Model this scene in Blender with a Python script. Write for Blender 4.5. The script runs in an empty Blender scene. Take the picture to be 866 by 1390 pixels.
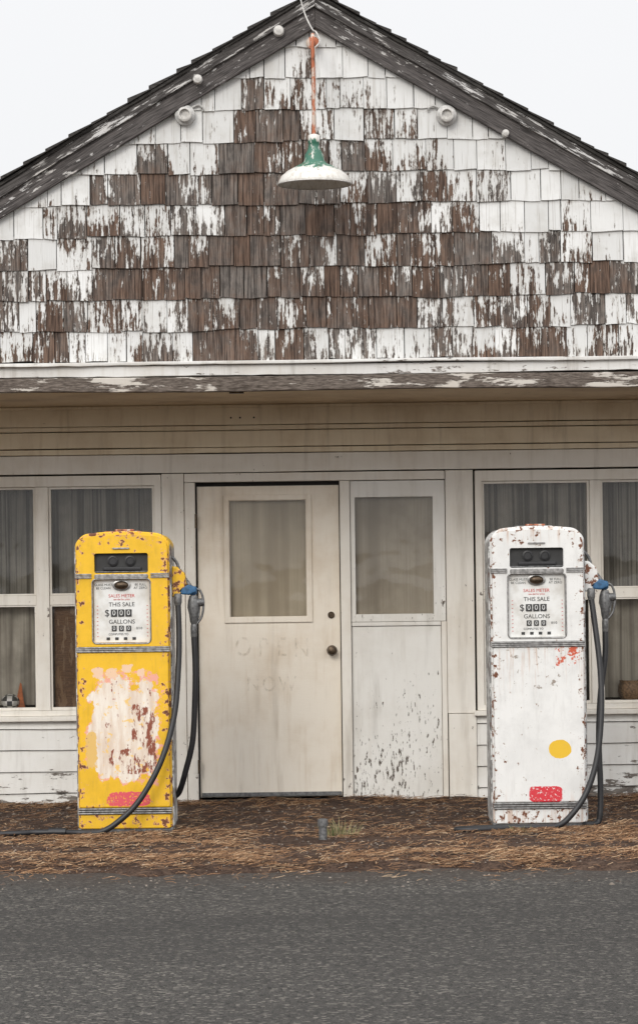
import bpy, bmesh, math, random
from mathutils import Vector, Matrix, noise as mn
random.seed(7)
R=random.random
def U(a,b): return a+(b-a)*random.random()
sc=bpy.context.scene
COL=sc.collection
# ---------------------------------------------------------------- nodes helper
class NB:
    def __init__(s,name):
        s.m=bpy.data.materials.new(name); s.m.use_nodes=True
        s.nt=s.m.node_tree; s.nt.nodes.clear()
        s.out=s.nt.nodes.new('ShaderNodeOutputMaterial')
    def n(s,t,**k):
        x=s.nt.nodes.new(t)
        for a,b in k.items(): setattr(x,a,b)
        return x
    def put(s,inp,v):
        if isinstance(v,bpy.types.NodeSocket): s.nt.links.new(v,inp)
        elif v is not None:
            if inp.type=='RGBA' and len(v)==3: v=(*v,1)
            inp.default_value=v
    def obj(s): return s.n('ShaderNodeTexCoord').outputs['Object']
    def sep(s,v):
        x=s.n('ShaderNodeSeparateXYZ'); s.put(x.inputs[0],v); return x.outputs
    def map(s,v,scale=(1,1,1),loc=(0,0,0)):
        x=s.n('ShaderNodeMapping'); s.put(x.inputs[0],v)
        s.put(x.inputs['Scale'],scale); s.put(x.inputs['Location'],loc); return x.outputs[0]
    def noise(s,v,scale=5,detail=6,rough=.6,dist=0):
        x=s.n('ShaderNodeTexNoise'); s.put(x.inputs['Vector'],v)
        x.inputs['Scale'].default_value=scale; x.inputs['Detail'].default_value=detail
        x.inputs['Roughness'].default_value=rough; x.inputs['Distortion'].default_value=dist
        return x.outputs[0]
    def m_(s,op,a,b=None,c=None,clamp=False):
        x=s.n('ShaderNodeMath',operation=op,use_clamp=clamp)
        s.put(x.inputs[0],a); s.put(x.inputs[1],b)
        if c is not None: s.put(x.inputs[2],c)
        return x.outputs[0]
    def ss(s,v,lo,hi,o0=0.,o1=1.):
        x=s.n('ShaderNodeMapRange',interpolation_type='SMOOTHSTEP'); s.put(x.inputs[0],v)
        s.put(x.inputs[1],lo); s.put(x.inputs[2],hi); s.put(x.inputs[3],o0); s.put(x.inputs[4],o1)
        return x.outputs[0]
    def mix(s,f,a,b,mode='MIX'):
        x=s.n('ShaderNodeMix',data_type='RGBA',blend_type=mode)
        s.put(x.inputs[0],f); s.put(x.inputs[6],a); s.put(x.inputs[7],b); return x.outputs[2]
    def comb(s,a,b,c):
        x=s.n('ShaderNodeCombineXYZ'); s.put(x.inputs[0],a); s.put(x.inputs[1],b); s.put(x.inputs[2],c); return x.outputs[0]
    def vadd(s,a,b):
        x=s.n('ShaderNodeVectorMath',operation='ADD'); s.put(x.inputs[0],a); s.put(x.inputs[1],b); return x.outputs[0]
    def bump(s,h,strength=.5,dist=.005):
        x=s.n('ShaderNodeBump'); s.put(x.inputs['Height'],h); x.inputs['Strength'].default_value=strength
        x.inputs['Distance'].default_value=dist; return x.outputs[0]
    def bsdf(s,col,rough=.7,metal=0,normal=None,spec=.5):
        p=s.n('ShaderNodeBsdfPrincipled'); s.put(p.inputs['Base Color'],col); s.put(p.inputs['Roughness'],rough)
        s.put(p.inputs['Metallic'],metal); s.put(p.inputs['Specular IOR Level'],spec)
        if normal is not None: s.put(p.inputs['Normal'],normal)
        s.nt.links.new(p.outputs[0],s.out.inputs[0]); return s.m

def simple(name,c,rough=.6,metal=0,var=.25,scale=20,spec=.5):
    b=NB(name); o=b.obj(); n=b.noise(o,scale,6,.6)
    dark=tuple(x*(1-var) for x in c)
    col=b.mix(b.ss(n,.35,.65),dark,c)
    return b.bsdf(col,rough,metal,b.bump(n,.2,.002),spec)

def peel(name,paint,wa,wb,cov,stretch=(1,1,1),scale=14,dirt=(.45,.40,.33),dirtamt=.35,rough=.6,zb=None,big=1.3,grain=(6,60,60),stain=None):
    """weathered paint over wood; cov = share of bare wood; zb=(z0,z1,extra) more peeling towards z0"""
    b=NB(name); o=b.obj()
    n=b.noise(b.map(o,stretch),scale,9,.68)
    n2=b.noise(o,big,4,.55)
    v=b.m_('ADD',n,b.m_('MULTIPLY',b.m_('SUBTRACT',n2,.5),.45))
    thr=.5+(cov-.5)*.62
    t=thr
    if zb:
        z=b.sep(o)[2]; t=b.m_('ADD',b.ss(z,zb[1],zb[0],0.,zb[2]),thr)
    d=b.m_('SUBTRACT',t,v)
    bare=b.ss(d,-.008,.012)
    edge=b.ss(d,-.045,-.004)
    g=b.noise(b.map(o,grain),3,6,.7)
    wood=b.mix(b.ss(g,.35,.68),wa,wb)
    dn=b.noise(o,2.2,7,.62)
    dn2=b.noise(b.map(o,(26,26,2.5)),1,5,.6)
    pc=b.mix(b.m_('MULTIPLY',b.ss(dn,.42,.72),dirtamt),paint,dirt)
    pc=b.mix(b.m_('MULTIPLY',b.ss(dn2,.5,.75),dirtamt*.6),pc,dirt)
    if stain:
        s1=b.noise(b.map(o,(9,1,.9)),1,6,.62)
        pc=b.mix(b.m_('MULTIPLY',b.ss(s1,.52,.74),stain),pc,tuple(q*.55 for q in dirt))
    pc=b.mix(b.m_('MULTIPLY',edge,.35),pc,tuple((x+y)/2 for x,y in zip(paint,wb)))
    col=b.mix(bare,pc,wood)
    h=b.m_('ADD',b.m_('MULTIPLY',bare,-.6),b.m_('MULTIPLY',g,.35))
    h=b.m_('ADD',h,b.m_('MULTIPLY',dn2,.2))
    return b.bsdf(col,b.m_('ADD',b.m_('MULTIPLY',bare,.25),rough),0,b.bump(h,.6,.004),.3)

M={}
M['siding']=peel('siding_paint',(.74,.725,.69),(.10,.085,.075),(.25,.22,.19),.25,(.3,1,1),26,zb=(0,.35,.14),stain=.35)
M['panel']=peel('panel_paint',(.77,.755,.715),(.07,.055,.045),(.2,.17,.14),.21,(1.6,1,.45),42,dirtamt=.3,zb=(.1,1.2,.09),stain=.3)
M['door']=peel('door_paint',(.80,.735,.635),(.16,.13,.10),(.3,.26,.22),.07,(1,1,.5),24,dirt=(.56,.44,.31),dirtamt=.5,zb=(0,.25,.13),stain=.32)
M['trim']=peel('trim_paint',(.78,.745,.68),(.12,.1,.085),(.26,.22,.19),.17,(1,1,.6),30,dirt=(.50,.42,.32),zb=(0,.6,.08),stain=.35)
M['cream']=peel('porch_cream_paint',(.78,.685,.52),(.16,.11,.07),(.26,.2,.14),.10,(.4,1,1),16,dirt=(.50,.38,.24),dirtamt=.5,stain=.4)
M['soffit']=peel('soffit_paint',(.64,.51,.35),(.12,.08,.05),(.2,.14,.09),.14,(.4,1,1),10,dirt=(.3,.2,.12),dirtamt=.5)
M['header_w']=peel('header_white_paint',(.69,.68,.66),(.10,.08,.07),(.26,.22,.19),.25,(.35,1,1.4),24,dirtamt=.5,stain=.6)
M['header_d']=peel('header_bare_wood',(.55,.51,.46),(.05,.038,.030),(.21,.175,.15),.60,(.24,1,1.6),16,big=1.0)
M['rake']=peel('rake_weathered_wood',(.55,.54,.53),(.028,.025,.024),(.15,.135,.13),.70,(.35,1,1.6),26,big=1.5,grain=(2.5,70,70))
M['rake2']=peel('rake_moulding_wood',(.58,.57,.56),(.025,.022,.021),(.13,.12,.115),.60,(.22,1,2.2),24,big=1.2,grain=(2.5,70,70))
M['roof']=peel('roof_shingle_dark',(.22,.21,.2),(.02,.018,.017),(.07,.065,.06),.88,(1,1,1),20)
M['black']=simple('black_rubber',(.018,.018,.02),.45,var=.3)
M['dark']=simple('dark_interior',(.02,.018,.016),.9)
M['chrome']=simple('dull_chrome',(.42,.41,.40),.38,.8,var=.5,scale=40)
M['steel']=simple('cast_metal',(.20,.20,.20),.5,.5,var=.5,scale=60)
M['blue']=simple('blue_plastic',(.035,.13,.27),.5,var=.45,scale=50)
M['knob']=simple('aged_bronze',(.10,.07,.045),.4,.7,var=.5,scale=60)
M['porcelain']=simple('porcelain',(.62,.60,.57),.35,var=.35,scale=50)
M['boxw']=simple('painted_fixture',(.55,.54,.52),.5,var=.35,scale=35)
M['board']=peel('old_plywood',(.22,.12,.06),(.10,.05,.03),(.2,.11,.06),.5,(3,1,.6),10)
M['orange']=simple('orange_cloth',(.42,.12,.04),.8,var=.5)
M['basket']=simple('wicker',(.17,.10,.05),.7,var=.6,scale=90)
M['redink']=simple('red_ink',(.6,.05,.04),.6)
M['ink']=simple('black_ink',(.03,.03,.03),.6)
M['wink']=simple('white_ink',(.7,.7,.68),.6)
def pebm():
    b=NB('pebbles'); a=b.n('ShaderNodeAttribute',attribute_name='rnd').outputs['Fac']
    return b.bsdf(b.mix(a,(.045,.033,.027),(.26,.22,.18)),.9)
M['peb']=pebm()
def ghostm():
    b=NB('ghost_letter_paint'); o=b.obj(); n=b.noise(o,14,7,.65)
    p=b.n('ShaderNodeBsdfDiffuse'); p.inputs[0].default_value=(.60,.52,.43,1)
    t=b.n('ShaderNodeBsdfTransparent'); mx=b.n('ShaderNodeMixShader'); b.put(mx.inputs[0],b.ss(n,.42,.66,.0,.38))
    b.nt.links.new(t.outputs[0],mx.inputs[1]); b.nt.links.new(p.outputs[0],mx.inputs[2]); b.nt.links.new(mx.outputs[0],b.out.inputs[0]); return b.m
M['ghost']=ghostm()

def glass():
    b=NB('window_glass'); o=b.obj()
    f=b.n('ShaderNodeFresnel'); f.inputs[0].default_value=1.5
    t=b.n('ShaderNodeBsdfTransparent'); t.inputs[0].default_value=(.86,.87,.85,1)
    g=b.n('ShaderNodeBsdfGlossy'); g.inputs['Roughness'].default_value=.03
    w=b.noise(o,3,2,.5); b.put(g.inputs['Normal'],b.bump(w,.15,.02))
    mx=b.n('ShaderNodeMixShader'); b.put(mx.inputs[0],f.outputs[0])
    b.nt.links.new(t.outputs[0],mx.inputs[1]); b.nt.links.new(g.outputs[0],mx.inputs[2])
    d=b.n('ShaderNodeBsdfDiffuse'); d.inputs[0].default_value=(.4,.37,.33,1)
    dn=b.ss(b.noise(o,4,7,.65),.4,.8,.01,.10)
    m2=b.n('ShaderNodeMixShader'); b.put(m2.inputs[0],dn)
    b.nt.links.new(mx.outputs[0],m2.inputs[1]); b.nt.links.new(d.outputs[0],m2.inputs[2])
    b.nt.links.new(m2.outputs[0],b.out.inputs[0]); return b.m
M['glass']=glass()
def curtain_m(name,c,c2,sx,stain,famt=.7):
    b=NB(name); o=b.obj()
    s=b.noise(b.map(o,(sx,1,.25)),1,3,.5); f=b.ss(s,.45,.62)
    n=b.noise(o,3,6,.6); st=b.noise(b.map(o,(90,1,2)),1,4,.6)
    col=b.mix(b.m_('MULTIPLY',f,famt),c,c2)
    col=b.mix(b.m_('MULTIPLY',b.ss(n,.4,.7),stain),col,c2)
    col=b.mix(b.m_('MULTIPLY',b.ss(st,.45,.7),.3),col,c2)
    return b.bsdf(col,.95,0,None,.1)
M['cur_dark']=curtain_m('striped_curtain',(.30,.275,.245),(.055,.05,.043),42,.5,.85)
M['cur_lace']=curtain_m('thin_curtain',(.44,.40,.35),(.12,.10,.085),16,.5)
M['cur_door']=curtain_m('door_curtain',(.58,.50,.40),(.40,.33,.255),9,.5)
M['cur_side']=curtain_m('sidelight_curtain',(.48,.42,.355),(.28,.235,.19),9,.6)

def shingle_m():
    b=NB('cedar_shingles'); o=b.obj()
    a=b.n('ShaderNodeAttribute',attribute_name='sh'); sp=b.n('ShaderNodeSeparateColor'); b.put(sp.inputs[0],a.outputs['Color'])
    rnd,cov,vh=sp.outputs
    # narrow vertical streaks, re-seeded on every shingle
    v=b.vadd(b.map(o,(52,1,6.5)),b.comb(b.m_('MULTIPLY',rnd,40),b.m_('MULTIPLY',rnd,17),0))
    n=b.noise(v,1,9,.66)
    # broad weathering that runs across neighbouring shingles
    nb=b.noise(b.map(o,(5.5,1,3.0)),1,5,.62)
    n3=b.noise(b.map(o,(1,1,.42)),80,6,.68)
    val=b.m_('ADD',b.m_('MULTIPLY',b.m_('SUBTRACT',n,.5),1.05),b.m_('MULTIPLY',b.m_('SUBTRACT',nb,.5),.75))
    val=b.m_('ADD',b.m_('ADD',val,.5),b.m_('MULTIPLY',b.m_('SUBTRACT',n3,.5),.38))
    val=b.m_('ADD',val,b.ss(vh,.80,1.,0.,.07))
    val=b.m_('SUBTRACT',val,b.ss(vh,.55,.10,0.,.05))
    thr=b.m_('ADD',b.m_('MULTIPLY',b.m_('SUBTRACT',cov,.5),.66),.5)
    d=b.m_('SUBTRACT',thr,val)
    bare=b.ss(d,-.008,.014)
    prim=b.ss(d,-.075,-.02)
    g=b.noise(b.vadd(b.map(o,(120,1,5)),b.comb(b.m_('MULTIPLY',rnd,31),0,0)),1,7,.72)
    gv=b.noise(b.vadd(b.map(o,(14,1,9)),b.comb(0,b.m_('MULTIPLY',rnd,23),0)),1,5,.6)
    wa=b.mix(b.ss(g,.33,.68),(.028,.018,.014),(.185,.120,.088))
    wb=b.mix(b.ss(g,.33,.68),(.036,.031,.029),(.23,.205,.185))
    k=b.m_('ADD',b.m_('MULTIPLY',b.m_('FRACT',b.m_('MULTIPLY',rnd,7.3)),.5),b.m_('MULTIPLY',b.m_('SUBTRACT',gv,.32),1.1))
    wood=b.mix(b.ss(k,.2,.85),wa,wb)
    wood=b.mix(b.ss(gv,.52,.68,0.,.45),wood,(.024,.017,.014))
    pn=b.noise(o,6,6,.6)
    tone=b.m_('FRACT',b.m_('MULTIPLY',rnd,13.7))
    paint=b.mix(tone,(.60,.60,.59),(.74,.74,.73))
    paint=b.mix(b.ss(pn,.45,.75,0.,.42),paint,(.43,.41,.37))
    st=b.noise(b.map(o,(30,1,2.2)),1,6,.65)
    paint=b.mix(b.ss(st,.52,.72,0.,.40),paint,(.36,.33,.29))
    primer=b.mix(g,(.24,.215,.19),(.48,.455,.42))
    cr=b.ss(b.noise(b.map(o,(170,1,3)),1,3,.5),.62,.68)
    paint=b.mix(b.m_('MULTIPLY',cr,.45),paint,(.26,.23,.20))
    col=b.mix(b.m_('MULTIPLY',prim,.75),paint,primer)
    col=b.mix(bare,col,wood)
    h=b.m_('ADD',b.m_('MULTIPLY',bare,-.5),b.m_('MULTIPLY',g,.5))
    return b.bsdf(col,.8,0,b.bump(h,.8,.005),.2)
M['shingle']=shingle_m()

# ---------------------------------------------------------------- mesh helpers
def new_empty(name,loc=(0,0,0),parent=None):
    e=bpy.data.objects.new(name,None); e.location=loc; COL.objects.link(e)
    e.empty_display_size=.2
    if parent: e.parent=parent
    return e
def fin(name,bm,mat,parent=None,bevel=0,smooth=False,seg=2,recalc=True):
    me=bpy.data.meshes.new(name)
    if recalc: bmesh.ops.recalc_face_normals(bm,faces=bm.faces)
    bm.to_mesh(me); bm.free()
    if smooth:
        for p in me.polygons: p.use_smooth=True
    o=bpy.data.objects.new(name,me); COL.objects.link(o)
    if mat: me.materials.append(M[mat] if isinstance(mat,str) else mat)
    if parent: o.parent=parent
    if bevel:
        b=o.modifiers.new('bevel','BEVEL'); b.width=bevel; b.segments=seg; b.limit_method='ANGLE'; b.angle_limit=.6
        for p in me.polygons: p.use_smooth=True
        w=o.modifiers.new('wn','WEIGHTED_NORMAL'); w.keep_sharp=True
    return o
def add_box(bm,x0,x1,y0,y1,z0,z1):
    vs=[bm.verts.new(p) for p in [(x0,y0,z0),(x1,y0,z0),(x1,y1,z0),(x0,y1,z0),(x0,y0,z1),(x1,y0,z1),(x1,y1,z1),(x0,y1,z1)]]
    for f in [(0,1,2,3),(4,5,6,7),(0,1,5,4),(1,2,6,5),(2,3,7,6),(3,0,4,7)]: bm.faces.new([vs[i] for i in f])
    return vs
def box(name,x0,x1,y0,y1,z0,z1,mat,parent=None,bevel=.003):
    bm=bmesh.new(); add_box(bm,x0,x1,y0,y1,z0,z1); return fin(name,bm,mat,parent,bevel)
def wavy(name,x0,x1,y0,y1,z0,z1,mat,parent,az=.006,ay=.006,seed=0,bev=.004):
    bm=bmesh.new(); N=int((x1-x0)/.05); rows=[]
    for i in range(N+1):
        x=x0+(x1-x0)*i/N
        wz=az*mn.noise(Vector((x*.9,seed,0)))*2; wy=ay*mn.noise(Vector((x*1.4,seed+5,0)))*2
        rg=az*.8*mn.noise(Vector((x*9,seed+9,0)))
        rows.append([bm.verts.new(p) for p in [(x,y0+wy,z0+wz+rg),(x,y0+wy*.4,z1+wz*.4),(x,y1,z1+wz*.4),(x,y1,z0+wz)]])
    for p,q in zip(rows,rows[1:]):
        for i in range(4):
            j=(i+1)%4; bm.faces.new([p[i],p[j],q[j],q[i]])
    bm.faces.new(rows[0]); bm.faces.new(rows[-1][::-1])
    return fin(name,bm,mat,parent,bev)
def frame(name,ox0,ox1,oz0,oz1,ix0,ix1,iz0,iz1,y0,y1,mat,parent,bevel=.003):
    bm=bmesh.new()
    def ring(y):
        return [[bm.verts.new((x,y,z)) for x,z in [(ox0,oz0),(ox1,oz0),(ox1,oz1),(ox0,oz1)]],
                [bm.verts.new((x,y,z)) for x,z in [(ix0,iz0),(ix1,iz0),(ix1,iz1),(ix0,iz1)]]]
    A=ring(y0);B=ring(y1)
    for i in range(4):
        j=(i+1)%4
        bm.faces.new([A[0][i],A[0][j],A[1][j],A[1][i]]); bm.faces.new([B[0][i],B[1][i],B[1][j],B[0][j]])
        bm.faces.new([A[0][i],B[0][i],B[0][j],A[0][j]]); bm.faces.new([A[1][i],A[1][j],B[1][j],B[1][i]])
    return fin(name,bm,mat,parent,bevel)
def extrude(name,pts,y0,y1,mat,parent,bevel=0,seg=3):
    bm=bmesh.new()
    a=[bm.verts.new((x,y0,z)) for x,z in pts]; b=[bm.verts.new((x,y1,z)) for x,z in pts]
    bm.faces.new(a); bm.faces.new(b[::-1])
    for i in range(len(pts)):
        j=(i+1)%len(pts); bm.faces.new([a[i],b[i],b[j],a[j]])
    return fin(name,bm,mat,parent,bevel,seg=seg)
def lathe(name,prof,mat,parent,loc=(0,0,0),axis='Z',n=40,solid=0):
    bm=bmesh.new(); rings=[]
    for r,z in prof:
        ring=[]
        for i in range(n):
            t=2*math.pi*i/n; x,y=r*math.cos(t),r*math.sin(t)
            p=(x,y,z) if axis=='Z' else ((x,-z,y) if axis=='Y' else (z,x,y))
            ring.append(bm.verts.new((p[0]+loc[0],p[1]+loc[1],p[2]+loc[2])))
        rings.append(ring)
    for a,b in zip(rings,rings[1:]):
        for i in range(n): bm.faces.new([a[i],a[(i+1)%n],b[(i+1)%n],b[i]])
    if not solid:
        bm.faces.new(rings[0][::-1]); bm.faces.new(rings[-1])
    o=fin(name,bm,mat,parent,0,True)
    if solid:
        s=o.modifiers.new('s','SOLIDIFY'); s.thickness=solid
    else:
        e=o.modifiers.new('e','EDGE_SPLIT'); e.split_angle=.7
    return o
def tube(name,pts,r,mat,parent,cyclic=False,smooth=True):
    cu=bpy.data.curves.new(name,'CURVE'); cu.dimensions='3D'; cu.bevel_depth=r; cu.bevel_resolution=4
    if smooth and not cyclic:
        q=[Vector(p) for p in pts]; out=[]
        for i in range(len(q)-1):
            p0=q[max(i-1,0)];p1=q[i];p2=q[i+1];p3=q[min(i+2,len(q)-1)]
            for k in range(8):
                t=k/8; out.append(.5*((2*p1)+(p2-p0)*t+(2*p0-5*p1+4*p2-p3)*t*t+(-p0+3*p1-3*p2+p3)*t**3))
        out.append(q[-1]); pts=out
    sp=cu.splines.new('POLY'); sp.points.add(len(pts)-1)
    for i,p in enumerate(pts): sp.points[i].co=(*p,1)
    sp.use_cyclic_u=cyclic; sp.use_smooth=True; cu.use_fill_caps=True
    o=bpy.data.objects.new(name,cu); COL.objects.link(o); cu.materials.append(M[mat])
    if parent: o.parent=parent
    return o
def text(name,s,x,y,z,size,mat,parent,ext=.0006,sx=1,bold=0):
    cu=bpy.data.curves.new(name,'FONT'); cu.body=s; cu.size=size; cu.extrude=ext; cu.align_x='CENTER'; cu.align_y='CENTER'; cu.offset=bold
    o=bpy.data.objects.new(name,cu); COL.objects.link(o); cu.materials.append(M[mat])
    o.location=(x,y,z); o.rotation_euler=(math.pi/2,0,0); o.scale=(sx,1,1)
    if parent: o.parent=parent
    return o

# ---------------------------------------------------------------- building
B=new_empty('gas_station_building')
YG=-1.6            # gable front plane
XC=.02; SL=.587; ZL=4.745
def zlow(x): return ZL-SL*abs(x-XC)
cov=[[.40,.52,.42,.36,.54,.60,.50,.50,.52,.46,.54,.34],
[.36,.52,.56,.48,.62,.64,.62,.64,.54,.44,.38,.32],
[.56,.58,.62,.68,.76,.78,.74,.68,.62,.54,.54,.54],
[.28,.38,.48,.56,.64,.74,.68,.60,.56,.42,.36,.20],
[.06,.32,.50,.42,.56,.68,.56,.56,.38,.22,.12,.06],
[.06,.28,.56,.68,.74,.64,.58,.50,.30,.18,.10,.05],
[.02,.06,.16,.34,.56,.56,.56,.40,.22,.10,.05,.02],
[.0,.0,.04,.18,.46,.50,.38,.28,.12,.06,.02,.0],
[.0,.0,.0,.06,.20,.36,.34,.20,.05,.0,.0,.0],
[.0,.0,.0,.0,.10,.22,.2,.10,.05,.0,.0,.0],
[.08]*12]
def covat(r,x):
    row=cov[min(r,10)]; t=(x*228.3+433)/78.7
    t=max(0,min(10.999,t)); i=int(t); return row[i]+(row[i+1]-row[i])*(t-i)
bm=bmesh.new(); lay=bm.verts.layers.float_color.new('sh')
ROW=.186; z=2.768; r=0
while z<4.72:
    x=-3.75+U(0,.1)
    while x<3.75:
        w=random.choice([.08,.10,.12,.13,.145,.155,.165,.18,.20])*U(.93,1.07)
        gp=U(.0010,.0035)
        x0,x1=x+gp,x+w-gp; x+=w
        if x1>3.75: break
        jb=U(-.006,.006); zb=z+jb+(.005*math.sin(x*3+r)); zt=z+ROW+.012
        if zb>max(zlow(x0),zlow(x1))+.03: continue
        c=covat(r,(x0+x1)/2)
        if c>.03: c2=c+random.gauss(0,.085)+(.22 if R()<.07 else 0)
        else: c2=c+random.gauss(0,.05)-.01
        c2=max(0,min(.92,c2)); rn=R()
        yt=YG-.004; yb=YG-.014-U(0,.009)
        skew=U(-.005,.005)
        def V(xx,yy,zz,vh):
            v=bm.verts.new((xx,yy,min(zz,zlow(xx)+.08))); v[lay]=(rn,c2,vh,1); return v
        nb_=3; cols=[]
        for q in range(nb_+1):
            t=q/nb_; xx=x0+(x1-x0)*t; zz=zb+skew*(1-2*t)+(U(-.003,.003) if 0<q<nb_ else U(-.001,.001))
            cols.append((V(xx,yb,zz,0),V(xx,yt,zt,1),V(xx,YG,zz,0),V(xx,YG+.002,zt,1)))
        for p,q in zip(cols,cols[1:]):
            bm.faces.new((p[0],q[0],q[1],p[1])); bm.faces.new((p[0],p[2],q[2],q[0]))
        p=cols[0]; bm.faces.new((p[0],p[1],p[3],p[2])); p=cols[-1]; bm.faces.new((p[0],p[2],p[3],p[1]))
    z+=ROW; r+=1
fin('gable_shingles',bm,'shingle',B)
extrude('gable_backing',[(-3.75,2.7),(3.75,2.7),(3.75,zlow(3.75)+.1),(XC,ZL+.1),(-3.75,zlow(-3.75)+.1)],YG+.004,YG+.08,'dark',B)
def rake(name,side,o0,o1,y0,y1,mat,xe=3.95,bev=.004):
    ang=math.atan(SL)*side
    Rm=Matrix.Rotation(ang,4,'Y')
    bm=bmesh.new(); inv=Rm.inverted()
    N=60; rows=[]
    for i in range(N+1):
        t=i/N; x=XC+side*xe*t; zz=-SL*xe*t
        wob=.010*mn.noise(Vector((x*1.3,side*3.,o1*9)))+.003*mn.noise(Vector((x*9,side*3.,o1*9)))
        wy=.006*mn.noise(Vector((x*2,7,side)))
        rows.append([bm.verts.new(inv@Vector(p)) for p in [(x,y0+wy,ZL+o0+zz+wob),(x,y0+wy,ZL+o1+zz+wob),(x,y1,ZL+o1+zz+wob),(x,y1,ZL+o0+zz+wob)]])
    for p,q in zip(rows,rows[1:]):
        for i in range(4):
            j=(i+1)%4; bm.faces.new([p[i],p[j],q[j],q[i]])
    bm.faces.new(rows[0]); bm.faces.new(rows[-1][::-1])
    o=fin(name,bm,mat,B,bev); o.matrix_local=Rm; return o
for s,nm in ((-1,'left'),(1,'right')):
    rake('rake_board_'+nm,s,-.012,.120,YG-.062,YG-.018,'rake')
    rake('rake_board_upper_'+nm,s,.108,.178,YG-.085,YG-.0,'rake2')
    rake('roof_deck_'+nm,s,.174,.196,YG-.10,6.2,'roof')
    bm=bmesh.new(); d=0.0; L=3.95*math.sqrt(1+SL*SL); ca=1/math.sqrt(1+SL*SL); sa=SL*ca
    while d<L:
        ln=U(.09,.2); th=U(.008,.024); pr=U(.105,.135)
        x0=XC+s*max(d,.0)*ca; x1=XC+s*(d+ln)*ca; z0=ZL+.197-d*sa; z1=ZL+.197-(d+ln)*sa
        vs=[bm.verts.new(p) for p in [(x0,YG-pr,z0),(x1,YG-pr,z1),(x1,6.25,z1),(x0,6.25,z0),(x0,YG-pr,z0+.006),(x1,YG-pr,z1+th+.006),(x1,6.25,z1+th+.006),(x0,6.25,z0+.006)]]
        for f in [(0,1,2,3),(4,5,6,7),(0,1,5,4),(1,2,6,5),(2,3,7,6),(3,0,4,7)]: bm.faces.new([vs[i] for i in f])
        d+=ln*.96
    fin('roof_shingles_'+nm,bm,'roof',B)
box('ridge_cap',XC-.05,XC+.05,YG-.13,6.2,ZL+.185,ZL+.215,'roof',B,.01)
wavy('header_cap',-3.85,3.85,YG-.085,YG+.0,2.744,2.764,'header_w',B,.004,.006,1)
wavy('header_fascia',-3.8,3.8,YG-.055,YG+.0,2.678,2.741,'header_w',B,.006,.008,2)
wavy('header_lower',-3.8,3.8,YG-.072,YG+.0,2.586,2.672,'header_d',B,.008,.010,3,.006)
for i in range(12):
    y0=YG+.003+i*.133; box('soffit_board_%d'%(i+1),-3.75,3.75,y0,y0+.130,2.606,2.625,'soffit',B,.003)
box('soffit_trim',-3.75,3.75,-.05,-.022,2.585,2.604,'cream',B,.004)
box('soffit_mark',-.53,-.44,YG+.3,YG+.36,2.596,2.605,'knob',B,.004)
for i,(a,b_) in enumerate([(2.474,2.603),(2.440,2.472),(2.330,2.437),(2.290,2.327),(2.165,2.287)]):
    wavy('frieze_board_%d'%(i+1),-3.7,3.7,-.02+(.008 if i%2 else 0)-.002*i,.04,a+.001,b_-.001,'cream' if i<4 else 'trim',B,.0018,.003,20+i)
for xx in (-.56,-.5,-.41): lathe('nail_hole_%d'%int(-xx*100),[(.006,0),(.006,.003)],'dark',B,(xx,-.0235,2.52),'Y',12)
box('pilaster_left',-1.018,-.872,-.032,.04,-.03,2.160,'trim',B,.004)
box('pilaster_right',.828,1.008,-.030,.04,.575,2.160,'trim',B,.004)
box('pilaster_right_base',.832,1.012,-.040,.04,-.03,.572,'trim',B,.004)
box('door_casing_left',-.868,-.80,-.045,.05,-.03,2.10,'trim',B,.004)
box('door_casing_top',-.868,.824,-.047,.05,2.102,2.158,'trim',B,.004)
box('door_jamb_left',-.798,-.792,-.02,.05,.0,2.098,'dark',B,0)
box('door_mullion',.140,.205,-.045,.05,-.03,2.10,'trim',B,.004)
box('door_head_gap',-.79,.138,.03,.05,2.076,2.1,'dark',B,0)
frame('door_leaf',-.789,.134,.045,2.074,-.578,-.084,1.222,1.977,.004,.045,'door',B,.004)
frame('door_window_trim',-.618,-.045,1.182,2.016,-.582,-.080,1.219,1.981,-.010,.003,'door',B,.003)
box('door_threshold',-.80,.14,-.10,.04,-.03,.030,'dark',B,.004)
box('door_sweep',-.78,.13,-.006,.003,.05,.075,'steel',B,.002)
lathe('door_knob',[(.034,0),(.034,.006),(.014,.01),(.012,.035),(.026,.042),(.031,.055),(.026,.07),(.01,.076)],'knob',B,(.078,.004,.995),'Y',24)
lathe('door_deadbolt',[(.022,0),(.022,.008),(.016,.014)],'knob',B,(.076,.004,1.226),'Y',24)
for i,zz in enumerate((1.85,.25)): 
    lathe('door_hinge_%d'%(i+1),[(.007,-.045),(.007,.045)],'knob',B,(-.796,-.05,zz),'Z',12)
    box('door_hinge_leaf_%d'%(i+1),-.835,-.80,-.049,-.045,zz-.04,zz+.04,'trim',B,.001)
for s,x,z in (('O',-.50,1.02),('P',-.37,1.015),('E',-.25,1.015),('N',-.12,1.01)): text('ghost_letter_'+s,s,x,.0025,z,.18,'ghost',B,0,.75)
for s,x,z in (('N',-.44,.78),('O',-.335,.775),('W',-.215,.775)): text('ghost_letter2_'+s,s,x,.0025,z,.14,'ghost',B,0,.8)
frame('sidelight_frame',.208,.824,1.178,2.098,.238,.744,1.228,1.990,-.016,.045,'panel',B,.004)
box('sidelight_apron',.208,.79,-.020,.045,1.15,1.176,'panel',B,.004)
box('sidelight_lower_panel',.208,.79,-.008,.045,-.03,1.148,'panel',B,.003)
box('sidelight_stile',.792,.826,-.022,.045,-.03,1.176,'trim',B,.003)
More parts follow.
